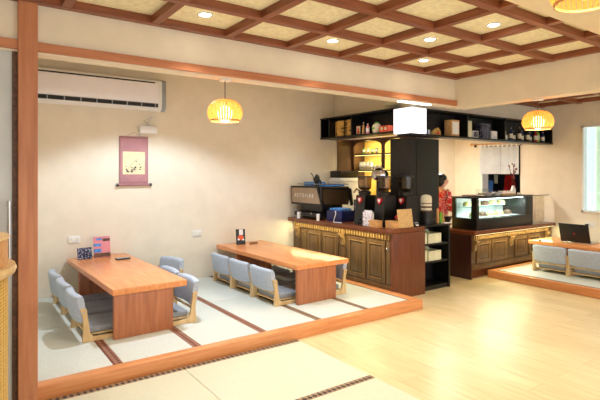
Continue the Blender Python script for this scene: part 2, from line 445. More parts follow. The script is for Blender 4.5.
lt=thing('laptop','black laptop open on the right-hand orange table','laptop',(7.24,3.36,TZ+.3905),0)
MB().box(0.02,.28,-.205,.205,0,.02,.005).build('keyboard_base',M['silver'],lt)
MB().box(.05,.16,-.165,.165,.0205,.0225).build('keys',M['dark'],lt)
s=MB().box(-.006,.006,-.205,.205,0,.275,.004).build('lid',M['blackm'],lt); s.location=(.02,0,.018); s.rotation_euler=(0,D2(-16),0)
e=MB().cyl((-.0085,0,.13),.012,.003,'x',14).build('emblem',M['red'],s)
tag(MB().box(7.08,7.12,3.78,3.81,TZ+.391,TZ+.405,.004).build('mouse',M['dark']),'tiny dark item on the orange table left of the laptop','accessory')
tag(MB().box(7.33,7.5,3.28,3.52,TZ+.001,TZ+.29,.04,3).build('bag',M['red']),'red bag under the laptop table','bag')
tag(MB().box(7.32,7.52,2.9,3.24,TZ+.001,TZ+.28,.04,3).build('bag',M['dark']),'black bag under the laptop table, beside the red bag','bag')
# ------------------------------------------------------------------ counters
def raised_door(parent,axis,a0,a1,z0,z1,f,th=.018):
    """door with raised panel; axis 'y': face towards -x at x=f; axis 'x': face towards -y at y=f"""
    def bx(mb,a,b,c,d,p,q,bev):
        return mb.box(p,q,a,b,c,d,bev) if axis=='y' else mb.box(a,b,p,q,c,d,bev)
    fr=MB(); s=.045
    bx(fr,a0,a0+s,z0,z1,f-th,f,.003); bx(fr,a1-s,a1,z0,z1,f-th,f,.003)
    bx(fr,a0+s,a1-s,z0,z0+s,f-th,f,.003); bx(fr,a0+s,a1-s,z1-s,z1,f-th,f,.003)
    d=fr.build('door',M['olive'],parent)
    p=MB(); bx(p,a0+s-.002,a1-s+.002,z0+s-.002,z1-s+.002,f-.006,f,.0)
    bx(p,a0+s+.02,a1-s-.02,z0+s+.02,z1-s-.02,f-th-.004,f-.004,.012)
    p.build('raised_panel',M['olive'],d)
    m_=MB(); k=s-.004
    bx(m_,a0+k,a1-k,z1-k-.012,z1-k,f-th-.008,f-th+.004,.003); bx(m_,a0+k,a1-k,z0+k,z0+k+.01,f-th-.006,f-th+.004,.003)
    bx(m_,a0+k,a0+k+.01,z0+k,z1-k,f-th-.006,f-th+.004,.003); bx(m_,a1-k-.01,a1-k,z0+k,z1-k,f-th-.006,f-th+.004,.003)
    m_.build('moulding',M['olivehi'],d)
    return d
def corbel(parent,axis,a,f,zt,h=.16,w=.05):
    pts=[(0,0),(-.085,0),(-.09,-.02),(-.075,-.045),(-.05,-.06),(-.04,-.09),(-.045,-.12),(-.03,-.15),(0,-h)]
    mb=MB()
    if axis=='y': mb.prism([(f+p[0],zt+p[1]) for p in pts],'y',a-w/2,a+w/2)
    else: mb.prism([(f+p[0],zt+p[1]) for p in pts],'x',a-w/2,a+w/2)
    return mb.build('corbel',M['olivehi'],parent)
# coffee counter, faces -x
CX=4.20; CT=.84
c1=thing('coffee_counter','oak panelled coffee counter with dark wooden top and glowing underside','counter',(0,0,0))
MB().box(CX,4.74,4.03,YB-.004,.108,CT-.06).build('carcass',M['olive'],c1)
MB().box(CX+.06,4.74,4.03,YB-.004,.0,.107).build('plinth',M['olive'],c1)
MB().box(4.09,4.76,4.0,YB-.004,CT-.055,CT,.006).build('counter_top',M['ctop'],c1)
MB().box(CX-.02,4.755,3.995,4.029,.108,CT-.056,.002).box(4.205,4.755,3.995,4.029,0,.109).build('end_panel',M['endp'],c1)
MB().box(CX-.012,CX-.001,4.031,YB-.004,.108,.17,.003).build('base_moulding',M['olive'],c1)
d=MB(); y=4.045
while y<6.03:
    d.box(CX-.03,CX-.001,y,y+.026,.705,.768,.002); y+=.05
d.build('dentil_moulding',M['olivehi'],c1)
MB().box(CX-.06,CX-.05,4.05,YB-.02,.780,.784).build('light_strip',M['led'],c1)
doors=[(4.12,4.44),(4.46,4.80),(5.00,5.34),(5.36,5.70)]
for i,(a,b_) in enumerate(doors): raised_door(c1,'y',a,b_,.18,.685,CX-.001)
raised_door(c1,'y',5.71,5.84,.18,.685,CX-.001)
for a in (4.90,5.93): corbel(c1,'y',a,CX-.001,.70)
for a,b_,c_ in ((4.86,4.94,.53),(5.89,5.97,.53),(4.035,4.10,.69)): MB().box(CX-.02,CX-.001,a,b_,.18,c_,.004).build('pilaster',M['olive'],c1)
MB().sph((CX-.035,4.07,.60),.014).cyl((CX-.035,4.07,.60),.006,.02,'x').build('knob',M['silver'],c1)
# display counter, faces -y
DY=4.15; DT=.685
c2=thing('display_counter','oak panelled counter under the pastry display, with dark red side panel','counter',(0,0,0))
MB().box(5.93,XW-.004,DY,4.60,.12,DT-.056).build('carcass',M['olive'],c2)
MB().box(5.98,XW-.004,DY+.05,4.58,0,.119).build('plinth',M['endp'],c2)
MB().box(5.90,XW-.004,4.08,4.62,DT-.055,DT,.006).build('counter_top',M['ctopx'],c2)
MB().box(5.90,5.929,DY-.01,4.60,.0,DT-.056,.002).build('side_panel',M['endd'],c2)
MB().box(5.93,XW-.02,DY-.014,DY-.001,.12,.19,.003).box(5.93,XW-.02,DY-.02,DY-.001,.19,.205,.003).build('base_moulding',M['olive'],c2)
d=MB(); x=5.94
while x<7.98:
    d.box(x,x+.026,DY-.03,DY-.001,.556,.618,.002); x+=.05
d.build('dentil_moulding',M['olivehi'],c2)
MB().box(5.96,XW-.03,DY-.052,DY-.044,.625,.629).build('light_strip',M['led'],c2)
for a,b_ in [(6.03,6.37),(6.40,6.79),(7.0,7.36),(7.39,7.74)]: raised_door(c2,'x',a,b_,.215,.535,DY-.001)
for a in (5.96,6.9,7.95):
    pts=[(0,0),(-.085,0),(-.09,-.02),(-.075,-.045),(-.05,-.06),(-.04,-.09),(-.045,-.12),(-.03,-.15),(0,-.16)]
    MB().prism([(DY-.001+p[0],.55+p[1]) for p in pts],'x',a-.025,a+.025).build('corbel',M['olivehi'],c2)
# black shelf unit between
bs=thing('black_shelf_unit','black open shelf unit between the coffee counter and the display counter','shelf',(0,0,0))
MB().box(4.765,4.79,4.06,4.34,0,.82).build('side_panel',M['black'],bs)
MB().box(5.30,5.33,4.06,4.34,0,.82).build('side_panel',M['black'],bs)
MB().box(4.764,5.34,4.04,4.345,.821,.84,.003).build('top_board',M['black'],bs)
MB().box(4.791,5.299,4.32,4.34,.0,.82).build('back_panel',M['inner'],bs)
for z in (.035,.35,.575): MB().box(4.791,5.299,4.07,4.319,z,z+.022,.002).build('shelf_board',M['black'],bs)
MB().box(4.791,5.299,4.08,4.1,0,.034).build('toe_kick',M['black'],bs)
def carton(x,y,z,sx,sy,sz,label,open_=True):
    t=thing('paper_carton',label,'carton',(x,y,z),0,'white cartons on the black shelf unit')
    th=.004
    MB().box(-sx/2,sx/2,-sy/2,-sy/2+th,0,sz).box(-sx/2,sx/2,sy/2-th,sy/2,0,sz).box(-sx/2,-sx/2+th,-sy/2+th,sy/2-th,0,sz).box(sx/2-th,sx/2,-sy/2+th,sy/2-th,0,sz).box(-sx/2+th,sx/2-th,-sy/2+th,sy/2-th,0,th).build('box_body',M['ivory'],t)
    f=MB(); f.prism([(-sx/2,sz),(sx/2,sz),(sx/2-.03,sz+.03),(-sx/2+.02,sz+.05)],'y',sy/2-.003,sy/2).prism([(-sy/2,sz),(sy/2,sz),(sy/2-.02,sz+.035),(-sy/2+.02,sz+.045)],'x',-sx/2,-sx/2+.003)
    f.build('raised_flap',M['ivory'],t)
for z,nm in ((.5972,'upper'),(.3722,'lower')):
    carton(4.86,4.20,z,.11,.2,.14,'white paper carton at the left end of the %s black shelf'%nm)
    carton(5.06,4.19,z,.25,.2,.125,'wide white open carton in the middle of the %s black shelf'%nm)
# column
struct(MB().box(4.89,5.47,4.352,4.72,0,1.975,.004),'trim_5',M['blackm'])
struct(MB().box(5.0,5.40,4.346,4.3515,.9,1.93,.001),'trim_6',M['black'])
# ------------------------------------------------------------------ wall shelves
sl=thing('wall_shelf','black hanging box shelf above the coffee bar, facing left','shelf',(0,0,0))
zb,zt=2.04,2.37
MB().box(4.71,4.995,4.43,YB-.004,zb,zb+.025,.002).build('bottom_board',M['black'],sl)
MB().box(4.71,4.995,4.43,YB-.004,zt-.02,zt,.002).build('top_board',M['black'],sl)
MB().box(4.975,4.995,4.43,YB-.004,zb+.026,zt-.021).build('back_board',M['inner'],sl)
for y in (5.33,5.85,YB-.03): MB().box(4.72,4.974,y,y+.02,zb+.026,zt-.021).build('divider',M['black'],sl)
sr=thing('wall_shelf','long black hanging box shelf above the pastry counter and doorway','shelf',(0,0,0))
zrb,zrt=1.985,2.338
MB().box(4.64,XW-.004,4.12,4.355,zrb,zrb+.025,.002).build('bottom_board',M['black'],sr)
MB().box(4.94,XW-.004,4.12,4.355,zrt-.02,zrt,.002).build('top_board',M['black'],sr)
MB().box(4.94,XW-.004,4.337,4.355,zrb+.026,zrt-.021).build('back_board',M['inner'],sr)
for x in (5.80,6.72,XW-.025): MB().box(x,x+.02,4.13,4.336,zrb+.026,zrt-.021).build('divider',M['black'],sr)
lb=thing('lightbox_sign','white glowing box sign on the shelf corner above the black column','sign',(4.64,4.12,2.012))
MB().box(0,.29,0,.30,0,.325,.006).build('light_panel',M['lb'],lb)
for c,ax in (((.16,-.0012,.25),'y'),):
    pass
def swirl(parent,loc,rot):
    mb=MB(); mb.tube([(.03*math.cos(a),.022*math.sin(a),0) for a in [D2(q) for q in range(30,240,20)]],.0022,6)
    mb.tube([(.012*math.cos(a)+.012,.012*math.sin(a),0) for a in [D2(q) for q in range(-60,160,20)]],.0022,6)
    o=mb.build('faint_logo',plain('faint_grey',(190,192,200),.6),parent); o.location=loc; o.rotation_euler=rot
swirl(lb,(.15,-.002,.25),(D2(90),0,0)); swirl(lb,(-.002,.12,.25),(D2(90),0,D2(-90)))
# items on left shelf (facing -x)
ZS=zb+.0255
fs=thing('folding_screen','small gold folding screen with black pine painting on the left shelf','ornament',(4.80,5.43,ZS)); fs.scale=(1.1,1.12,1.12)
for k in range(4):
    a=(-1)**k*.25; o=MB().box(-.004,.004,0,.11,0,.215).build('screen_leaf',M['gold'],fs); o.location=(.0,-.06+k*.105,0); o.rotation_euler=(0,0,a)
q=MB()
for (yy,zz,ww) in ((.02,.14,.09),(.06,.10,.12),(-.02,.06,.10),(.1,.045,.05),(.25,.03,.05),(.05,.165,.05)): q.box(-.024,-.02,yy,yy+ww,zz,zz+.018,.003)
q.build('pine_painting',M['dark'],fs)
def framed(x,y,z):
    t=thing('picture_frame','small dark picture frame with a pale figure on the left shelf','picture frame',(x,y,z))
    MB().box(0,.012,-.055,.055,0,.14,.003).build('frame',M['dark'],t)
    MB().box(-.002,-.0002,-.04,.04,.015,.125).build('picture',M['paper'],t)
    MB().sph((-.004,0,.08),(.002,.018,.02)).box(-.004,-.0021,-.025,.025,.02,.06).build('printed_figure',M['orange'],t)
framed(4.78,5.25,ZS)
def bottle(x,y,z,r,h,mat,cap,label,lab=None,group=None,name='bottle',cat='bottle',labdir=None):
    t=thing(name,label,cat,(x,y,z),0,group)
    MB().lathe([(0,0),(r,0),(r,h*.6),(r*.85,h*.7),(r*.35,h*.78),(r*.35,h*.93),(0,h*.93)],seg=14).build('bottle_body',mat,t)
    MB().cyl((0,0,h*.931),r*.42,h*.07,'z',12).build('cap',cap,t)
    if lab: MB().cyl((0,0,h*.18),r*1.03,h*.36,'z',14).build('label',lab,t)
    return t
bottle(4.76,5.12,ZS+.0,.02,.17,M['kraft'],M['paper'],'small tan bottle left of the pink one on the left shelf')
bottle(4.74,5.01,ZS,.026,.14,M['pink'],M['white'],'pink and white small bottle on the left shelf',M['white'])
t=thing('ceramic_jar','round white jar with green marks on the left shelf','jar',(4.76,4.85,ZS))
MB().lathe([(0,0),(.045,0),(.062,.03),(.066,.08),(.05,.115),(.03,.125),(.03,.13),(0,.13)]).build('jar_body',M['paper'],t)
MB().lathe([(0,.1305),(.034,.1305),(.034,.14),(.008,.15),(0,.155)]).build('lid',M['green'],t)
MB().box(-.069,-.06,-.02,.02,.045,.075,.003).build('green_mark',M['green'],t)
t=thing('gift_box','flat orange red box with two round windows at the right end of the left shelf','box',(4.76,4.67,ZS))
MB().box(-.05,.05,-.08,.08,0,.085,.004).build('box_body',M['orange'],t)
for y in (-.035,.035): MB().cyl((-.0525,y,.045),.022,.0024,'x',16).build('round_label',M['ivory'],t)
# items on right shelf (facing -y)
ZR=zrb+.0255
t=thing('ornament','small gold and brown paper ornament at the left end of the right shelf','ornament',(5.27,4.24,ZR))
MB().prism([(-.07,0),(.07,0),(.075,.06),(.02,.11),(-.03,.085),(-.075,.05)],'y',-.02,.02).build('body',M['gold'],t)
MB().prism([(-.04,.02),(.05,.015),(.02,.07)],'y',-.025,-.0205).build('motif',M['orange'],t)
tag(MB().cyl((5.1,4.22,ZR),.018,.07,'z',12).build('cup',M['greyp']),'small grey cup on the shelf right beside the lit sign','cup')
def boxitem(x,w,h,m,label,m2=None,dy=.12):
    t=thing('gift_box',label,'box',(x,4.22,ZR))
    MB().box(-w/2,w/2,-dy/2,dy/2,0,h,.003).build('box_body',m,t)
    if m2: MB().box(-w/2*.8,w/2*.8,-dy/2-.0022,-dy/2-.0002,h*.12,h*.9).build('printed_label',m2,t)
boxitem(5.58,.17,.225,M['kraft'],'tall white and brown box with dark print on the right shelf',M['white'])
boxitem(5.90,.10,.235,M['ivory'],'tall pale green box on the right shelf')
boxitem(6.04,.13,.10,M['white'],'low white box with small print on the right shelf',M['patt'])
boxitem(6.30,.20,.22,M['patt'],'dark blue patterned box on the right shelf')
boxitem(6.50,.14,.12,M['white'],'small white round-printed box on the right shelf',M['pattp'])
bx_=[(6.80,.22),(6.90,.14),(7.0,.2),(7.12,.16),(7.24,.22),(7.36,.17),(7.48,.2),(7.6,.16),(7.72,.2),(7.84,.22),(7.94,.18)]
ordn=['first','second','third','fourth','fifth','sixth','seventh','eighth','ninth','tenth','last']
bm_=[M['black'],M['silver'],M['navy'],M['black'],M['inner'],M['navy'],M['black'],M['navy'],M['red'],M['green'],M['navy']]
for i,(x,h) in enumerate(bx_):
    bottle(x,4.2+.03*(i%2),ZR,.03,h,bm_[i],M['silver'],'small dark labelled bottle on the right shelf, %s from the left of its row'%ordn[i],M['paper'],'bottles on the right shelf')
# ------------------------------------------------------------------ back bar cabinet
cb=thing('back_bar_cabinet','arched wooden back bar cabinet with lit yellow shelves of glassware','cabinet',(0,0,0))
cx=5.36; cy0,cy1=4.78,YB-.022; cz=2.06
MB().box(cx+.28,cx+.30,cy0,cy1,0,cz).build('back_panel',M['yell'],cb)
MB().box(cx,cx+.279,cy1-.02,cy1,0,cz).box(cx,cx+.279,cy0,cy0+.02,0,cz).box(cx,cx+.279,cy0+.021,cy1-.021,cz-.02,cz).build('side_frame',M['cabw'],cb)
for z in (.86,1.55,1.81): MB().box(cx+.015,cx+.279,cy0+.021,cy1-.021,z-.012,z+.01).build('shelf_board',M['cabw'],cb)
bays=[(4.80,5.30),(5.36,6.0)]
mb=MB()
mb.box(cx-.0,cx+.02,5.30,5.36,.87,cz-.02); mb.box(cx,cx+.02,6.0,cy1-.021,.87,cz-.02)
for a,b_ in bays:
    yc=(a+b_)/2; r=(b_-a)/2; zs=1.94; n=14; hh=.09
    for k in range(n):
        t0=math.pi*k/n; t1=math.pi*(k+1)/n
        p0=(yc-r*math.cos(t0),zs+hh*math.sin(t0)); p1=(yc-r*math.cos(t1),zs+hh*math.sin(t1))
        mb.prism([p0,p1,(p1[0],cz-.021),(p0[0],cz-.021)],'x',cx,cx+.02)
mb.build('arched_front',M['cabw'],cb)
for z_ in (2.03,1.79,1.53):
    MB().box(cx+.04,cx+.05,cy0+.03,cy1-.03,z_,z_+.006).build('light_strip',emis('cabinet_led',(255,224,140),3),cb)
    area('cabinet_light',(cx+.06,5.4,z_-.005),6,(1,.84,.5),1.15,(cx+.14,5.4,z_-.3),.02)
def tumbler(y,z,m,lab,r=.028,h=.085,i=0):
    t=thing('drinking_glass',lab,'glass',(cx+.1,y,z),0,'glasses on the back bar shelves')
    MB().lathe([(0,0),(r*.8,0),(r,h),(r*.92,h),(r*.74,.006),(0,.006)],seg=16).build('glass_body',M['glass'] if m is None else m,t)
    if m: MB().lathe([(r*1.04,h*.35),(r*1.06,h*.75)],seg=16).build('label_band',M['white'],t)
for i,y in enumerate((5.86,5.76,5.66,5.56)):
    tumbler(y,1.821,[M['green'],M['ivory'],M['green'],M['silver']][i],'small labelled jar on the upper back bar shelf, %s from the left'%ordn[i])
for i,y in enumerate((5.93,5.85,5.77,5.69)):
    tumbler(y,1.561,M['fglass'],'clear glass on the middle back bar shelf, %s from the left'%ordn[i],.033,.13)
for i,y in enumerate((5.6,5.52,5.44)):
    t=thing('cup',"white cup on the middle back bar shelf, %s from the left"%ordn[i],'cup',(cx+.09,y,1.561),0,'white cups on the back bar')
    MB().lathe([(0,0),(.025,0),(.036,.07),(.033,.07),(.022,.006),(0,.006)],seg=18).build('cup_body',M['white'],t)
    MB().tube([(0,-.033,.055),(0,-.052,.05),(0,-.052,.03),(0,-.028,.02)],.004,6).build('handle',M['white'],t)
# black appliance left behind the espresso machine
t=thing('microwave','low black appliance with white base behind the coffee machine','appliance',(5.05,5.93,1.0))
# stands on back counter block
bk=thing('back_counter','pale cabinet against the back wall behind the coffee machine','counter',(0,0,0))
MB().box(4.86,5.35,5.75,YB-.024,0,1.37).build('carcass',M['white'],bk)
MB().box(4.855,5.355,5.74,YB-.024,1.371,1.40,.003).build('counter_top',M['white'],bk)
t.location=(5.0,5.90,1.4005)
MB().box(-.12,.26,-.13,.13,.0,.03,.004).build('base',M['white'],t)
MB().box(-.12,.26,-.13,.13,.031,.14,.008).build('housing',M['black'],t)
# ------------------------------------------------------------------ espresso machine
em_=None
em=thing('espresso_machine','black coffee machine with beige lettered panel at the far end of the counter','coffee machine',(0,0,CT+.0005))
em.scale=(1,1,1.03)
# long face towards -x spanning y 5.35..6.05; body profile tapered
MB().prism([(4.20,.22),(4.64,.20),(4.69,.33),(4.66,.45),(4.18,.45),(4.16,.40)],'y',5.32,6.0).build('housing',M['bronze'],em)
fp=MB(); fp.prism([(5.28,.205),(5.285,.18),(6.03,.20),(6.05,.46),(5.40,.47),(5.38,.46)],'x',4.13,4.159).build('black_bezel',M['black'],em)
MB().prism([(5.315,.225),(5.41,.44),(6.02,.435),(6.005,.225)],'x',4.120,4.1295).build('beige_panel',M['beige'],em)
text('A S T O / L A B',.072,'lettering',M['white'],em,(4.119,5.70,.33),(D2(90),0,D2(-90)))
MB().prism([(4.14,.455),(4.68,.43),(4.72,.20),(4.68,.185),(4.64,.41),(4.14,.43)],'y',5.29,5.319).prism([(4.14,.20),(4.16,.44),(4.13,.44),(4.13,.20)],'y',5.29,5.319).build('side_trim',M['black'],em)
MB().box(4.24,4.62,5.42,5.92,.10,.219,.01).build('group_housing',M['dark'],em)
MB().box(4.16,4.64,5.40,6.0,.03,.09,.01).build('drip_tray',M['dark'],em)
for x,y in ((4.2,5.46),(4.2,5.94),(4.6,5.46),(4.6,5.94)): MB().cyl((x,y,0),.02,.03,'z',12).build('foot',M['silver'],em)
for y in (5.56,5.82):
    g=MB().cyl((4.36,y,.10-.03),.035,.05,'z',16).tube([(4.36,y,.09),(4.22,y,.085),(4.15,y,.08)],.012,8).build('portafilter',M['steel'],em)
MB().box(4.2,4.66,5.34,5.98,.4515,.458).tube([(4.2,5.34,.49),(4.66,5.34,.49),(4.66,5.98,.49),(4.2,5.98,.49),(4.2,5.34,.49)],.006,6).build('cup_rail',M['steel'],em)
# on its top
ZE=CT+.4735
t=thing('towel','folded light blue towel on top of the coffee machine, far end','towel',(4.42,5.84,ZE+.001))
MB().box(-.14,.14,-.1,.1,0,.06,.022,3).build('cloth',M['blue'],t)
t2=thing('towel','blue towel on top of the coffee machine, near end','towel',(4.48,5.48,ZE))
MB().box(-.15,.15,-.1,.1,0,.025,.01,3).build('cloth',M['blue'],t2)
t=thing('milk_frother','black whisk-like tool with curved cable standing on the coffee machine','kitchen tool',(4.30,5.62,ZE+.001))
MB().sph((0,0,.1),(.045,.045,.075)).cyl((0,0,0),.03,.05,'z').tube([(0,-.02,.1),(0,-.08,.08),(0,-.1,.02)],.014,8).build('black_body',M['dark'],t)
MB().tube([(0,.03,.02),(0,.07,.08),(0,.1,.16),(0,.15,.19)],.007,6).build('curved_cable',M['dark'],t)
for i,y in enumerate((5.80,5.33)):
    tag(MB().lathe([(0,0),(.024,0),(.026,.09),(.02,.095),(0,.095)],(4.10,y,CT+.0005),18).build('canister',M['white']),['small white canister under the coffee machine, left one','small white canister under the coffee machine, right one'][i],'canister',)
t=thing('storage_box','navy blue box beside the coffee machine on the counter','box',(4.33,5.12,CT+.0005))
MB().box(-.12,.12,-.16,.16,0,.15,.01).build('box_body',M['navy'],t)
MB().box(-.1,.1,-.12,.12,.151,.18,.01).build('blue_bag',M['blue'],t)
tag(MB().tube([(4.12,5.02,CT+.008),(4.10,4.98,CT+.05),(4.11,4.96,CT+.12),(4.14,5.0,CT+.15),(4.16,5.04,CT+.152)],.006,6).tube([(4.12,5.02,CT+.008),(4.12,4.95,CT+.008),(4.15,4.88,CT+.008)],.006,6).build('cable',M['white']),'white looped cable in front of the navy box','cable')
t=thing('water_tap','silver tap and water unit between the coffee machine and the grinders','tap',(4.58,4.985,CT+.0005))
MB().box(-.08,.08,-.06,.06,0,.3,.01).build('body',M['silver'],t)
MB().tube([(-.02,0,.3),(-.02,0,.42),(-.08,0,.45),(-.12,0,.40)],.012,8).build('spout',M['steel'],t)
# grinders
def grinder(label):
    t=thing('coffee_grinder',label,'coffee grinder',(0,0,0),0,'black coffee grinders on the counter')
    MB().prism([(-.11,0),(.12,0),(.12,.36),(-.07,.36),(-.085,.2)],'y',-.085,.085).build('housing',M['black'],t)
    MB().lathe([(0,.3605),(.075,.3605),(.085,.40),(.05,.42),(0,.42)],seg=20).build('collar',M['dark'],t)
    MB().lathe([(.06,.4205),(.085,.45),(.095,.585),(.092,.585),(.082,.452),(.056,.4235)],seg=20).build('bean_hopper',M['smoke'],t)
    MB().lathe([(0,.5855),(.1,.5855),(.1,.597),(0,.6)],seg=20).build('hopper_lid',M['dark'],t)
    MB().lathe([(0,.43),(.05,.43),(.07,.455),(0,.475)],seg=16).build('coffee_beans',M['choc'],t)
    b=MB().prism([(-.034,.335),(.034,.335),(.037,.30),(0,.255),(-.037,.30)],'x',-.093,-.07).build('shield_badge',M['red'],t)
    MB().prism([(-.02,.325),(.02,.325),(.02,.302),(0,.278),(-.02,.302)],'x',-.0955,-.0935).build('white_mark',M['white'],b)
    MB().tube([(-.10,-.03,.06),(-.14,-.03,.06)],.01,8).box(-.16,-.10,-.04,.04,.02,.03).build('dosing_fork',M['dark'],t)
    t.scale=(1,1,1.05)
    return t
g=grinder('black coffee grinder with red badge, left one beside the purple patterned bag')
g.location=(4.34,4.645,CT+.0005)
dup(g,(4.38,4.33,CT+.0005),0,'black coffee grinder with red badge, middle one of the three')
dup(g,(4.63,4.20,CT+.0005),0,'black coffee grinder with red badge, right one behind the tan woven bag')
t=thing('patterned_bag','white bag with purple pattern between the left and middle grinder','bag',(4.19,4.42,CT+.0005))
MB().box(-.03,.03,-.075,.075,0,.18,.012,3).build('bag_body',M['pattp'],t)
MB().box(-.008,.008,-.065,.065,.181,.2,.003).build('folded_top',M['white'],t)
for i,(x,y,l) in enumerate([(4.165,4.265,'small wooden box on the counter edge, left one below the middle grinder'),(4.27,4.09,'small wooden box on the counter edge, right one beside the woven bag')]):
    t=thing('wooden_box',l,'box',(x,y,CT+.0005))
    MB().box(-.045,.045,-.07,.07,0,.07,.004).build('box_body',M['woodlt'],t)
    MB().box(-.048,.048,-.073,.073,.0705,.088,.003).build('lid',M['woodlt'],t)
t=thing('red_flower','little red flowers behind the wooden boxes','flower',(4.37,4.11,CT+.0005))
MB().tube([(0,0,0),(.0,0,.12)],.004).tube([(0,0,0),(.02,.03,.1)],.004).build('stem',M['green'],t)
MB().sph((0,0,.13),.022).sph((.02,.03,.11),.02).sph((-.01,-.03,.11),.018).build('blossom',M['red'],t)
t=thing('menu_board','tan woven square board leaning on the counter corner','board',(4.45,4.03,CT+.0005))
o=MB().box(-.125,.125,-.008,.008,0,.225,.004).build('panel',M['grain'],t); o.rotation_euler=(D2(-8),0,0)
t=thing('card_holder','small black holder with white card at the counter corner','card holder',(4.62,4.04,CT+.0005))
MB().box(-.04,.035,-.02,.02,0,.05,.01).build('holder',M['dark'],t)
o=MB().box(-.03,.03,-.002,.002,0,.045).build('card',M['white'],t); o.location=(.02,-.024,.012); o.rotation_euler=(D2(-25),0,.2)
# steel dome
t=thing('steel_dome','shiny rounded silver dome on a stand behind the middle grinder','kitchenware',(4.70,4.73,CT+.0005))
MB().cyl((0,0,0),.06,.03,'z').cyl((0,0,.03),.05,.53,'z').build('stand',M['dark'],t)
MB().lathe([(0,.565),(.07,.565),(.11,.60),(.118,.65),(.10,.70),(.05,.735),(0,.742)]).build('dome',M['steel'],t)
# jar on black canister near column
t=thing('glass_jar','clear jar with pale bands standing on a dark canister by the column','jar',(5.02,4.20,.8405+.18))
MB().lathe([(0,0),(.07,0),(.073,.15),(.062,.185),(.03,.2),(0,.203)]).build('jar_body',M['paper'],t)
MB().lathe([(.0705,.03),(.072,.035),(.072,.05),(.0705,.055)]).lathe([(.0705,.08),(.072,.085),(.072,.095),(.0705,.1)]).build('band',M['choc'],t)
t=thing('canister','dark brown canister under the clear jar beside the column','canister',(5.02,4.20,.8405))
MB().cyl((0,0,0),.078,.165,'z',24).build('canister_body',M['blackm'],t)
MB().cyl((0,0,.1655),.08,.014,'z',24).build('lid',M['choc'],t)
for i,(x,h,m,l) in enumerate([(5.2,.20,'woodlt','upright wooden pepper mill on the black shelf top'),(5.26,.15,'green','slim green bottle on the black shelf top'),(5.31,.13,'kraft','small tan box-like bottle at the right end of the black shelf top')]):
    t=thing('bottle',l,'bottle',(x,4.16,.8405))
    MB().lathe([(0,0),(.022,0),(.024,h*.3),(.016,h*.55),(.02,h*.75),(0,h*.75)],seg=14).build('bottle_body',M[m],t)
    MB().lathe([(0,h*.751),(.014,h*.751),(.018,h*.88),(.006,h),(0,h)],seg=14).build('stopper',M[m],t)
t=thing('hand_towel','pale folded paper on the black shelf top','towel',(5.27,4.08,.8405)); MB().box(-.06,.06,-.03,.03,0,.012,.004).build('cloth',M['white'],t)
# ------------------------------------------------------------------ pastry display case
ZD=DT+.0005
dc=thing('pastry_display_case','black glass-fronted pastry display case with bright lit interior','display case',(0,0,ZD))
x0,x1,y0,y1=6.03,7.53,4.14,4.56; H=.475
MB().box(x0,x1,y0,y1,0,.16,.004).build('base',M['black'],dc)
MB().box(x0,x1,y0,y1,H-.025,H,.004).build('top',M['black'],dc)
MB().box(x0,x0+.06,y0,y0+.09,.161,H-.026).build('frame_post',M['black'],dc)
MB().box(x0,x0+.03,y1-.06,y1,.161,H-.026).build('frame_post',M['black'],dc)
MB().box(x0+.031,x1-.2,y1-.02,y1,.161,H-.026).build('back_panel',M['white'],dc)
MB().box(x1-.2,x1,y0,y1,.161,H-.026,.004).build('motor_housing',M['blackm'],dc)
MB().box(x0+.061,x1-.2,y0+.01,y0+.016,.161,H-.026).build('front_glass',M['glass'],dc)
MB().box(x0+.01,x0+.016,y0+.091,y1-.061,.161,H-.026).build('side_glass',M['glass'],dc)
MB().box(x0+.04,x1-.21,y0+.10,y1-.03,.31,.316).build('glass_shelf',M['glass'],dc)
MB().box(x0+.031,x1-.2,y0+.091,y1-.021,.161,.166).build('tray_floor',M['white'],dc)
MB().box(x0+.05,x1-.22,y0+.04,y0+.07,H-.036,H-.027).build('light_tube',emis('case_led',(250,248,240),10),dc)
k=0
for x in (6.2,6.42,6.64,6.86,7.08):
    for yy,zz in ((4.31,ZD+.1665),(4.42,ZD+.3165)):
        k+=1
        w_='lower' if yy<4.3 else 'upper'
        t=thing('cake','small cake on the %s level of the display case, %s from the left'%(w_,ordn[(k-1)//2]),'cake',(x,yy,zz),0,'cakes in the display case')
        MB().lathe([(0,0),(.05,0),(.075,.012),(.072,.014),(.048,.004),(0,.004)],seg=20).build('plate',M['white'],t)
        MB().lathe([(0,.0045),(.06,.0045),(.064,.045),(.045,.075),(0,.08)],seg=14).build('cake_body',M['cake'] if k%3 else M['choc'],t)
# things on the case top
ZT=ZD+H+.0005
t=thing('serving_tray','thin dark round tray on the left end of the display case','tray',(6.28,4.36,ZT))
MB().lathe([(0,0),(.16,0),(.175,.014),(.17,.016),(.155,.005),(0,.005)]).build('tray_body',M['choc'],t)
for i,(x,y) in enumerate([(6.50,4.26),(6.70,4.24)]):
    t=thing('plate_stack',['white bowls with dark rims on the display top, left stack','white bowls with dark rims on the display top, right stack'][i],'bowl stack',(x,y,ZT))
    MB().lathe([(0,0),(.035,0),(.085,.05),(.08,.052),(.033,.005),(0,.005)]).build('bowl',M['white'],t)
    MB().lathe([(0,.03),(.03,.03),(.072,.06),(.068,.062),(.028,.036),(0,.036)]).build('bowl',M['patt'],t)
t=thing('glass_case','small clear box with silver items on the display top','box',(6.68,4.45,ZT))
MB().box(-.12,.12,-.07,.07,0,.1,.004).build('clear_cover',M['glass'],t)
MB().box(-.1,.1,-.05,.05,.002,.04,.01).build('silver_item',M['silver'],t)
t=thing('wooden_tray','wooden tray with a row of small white cups on the display top','tray',(7.05,4.33,ZT))
MB().box(-.2,.2,-.07,.07,0,.025,.005).build('tray_body',M['woodlt'],t)
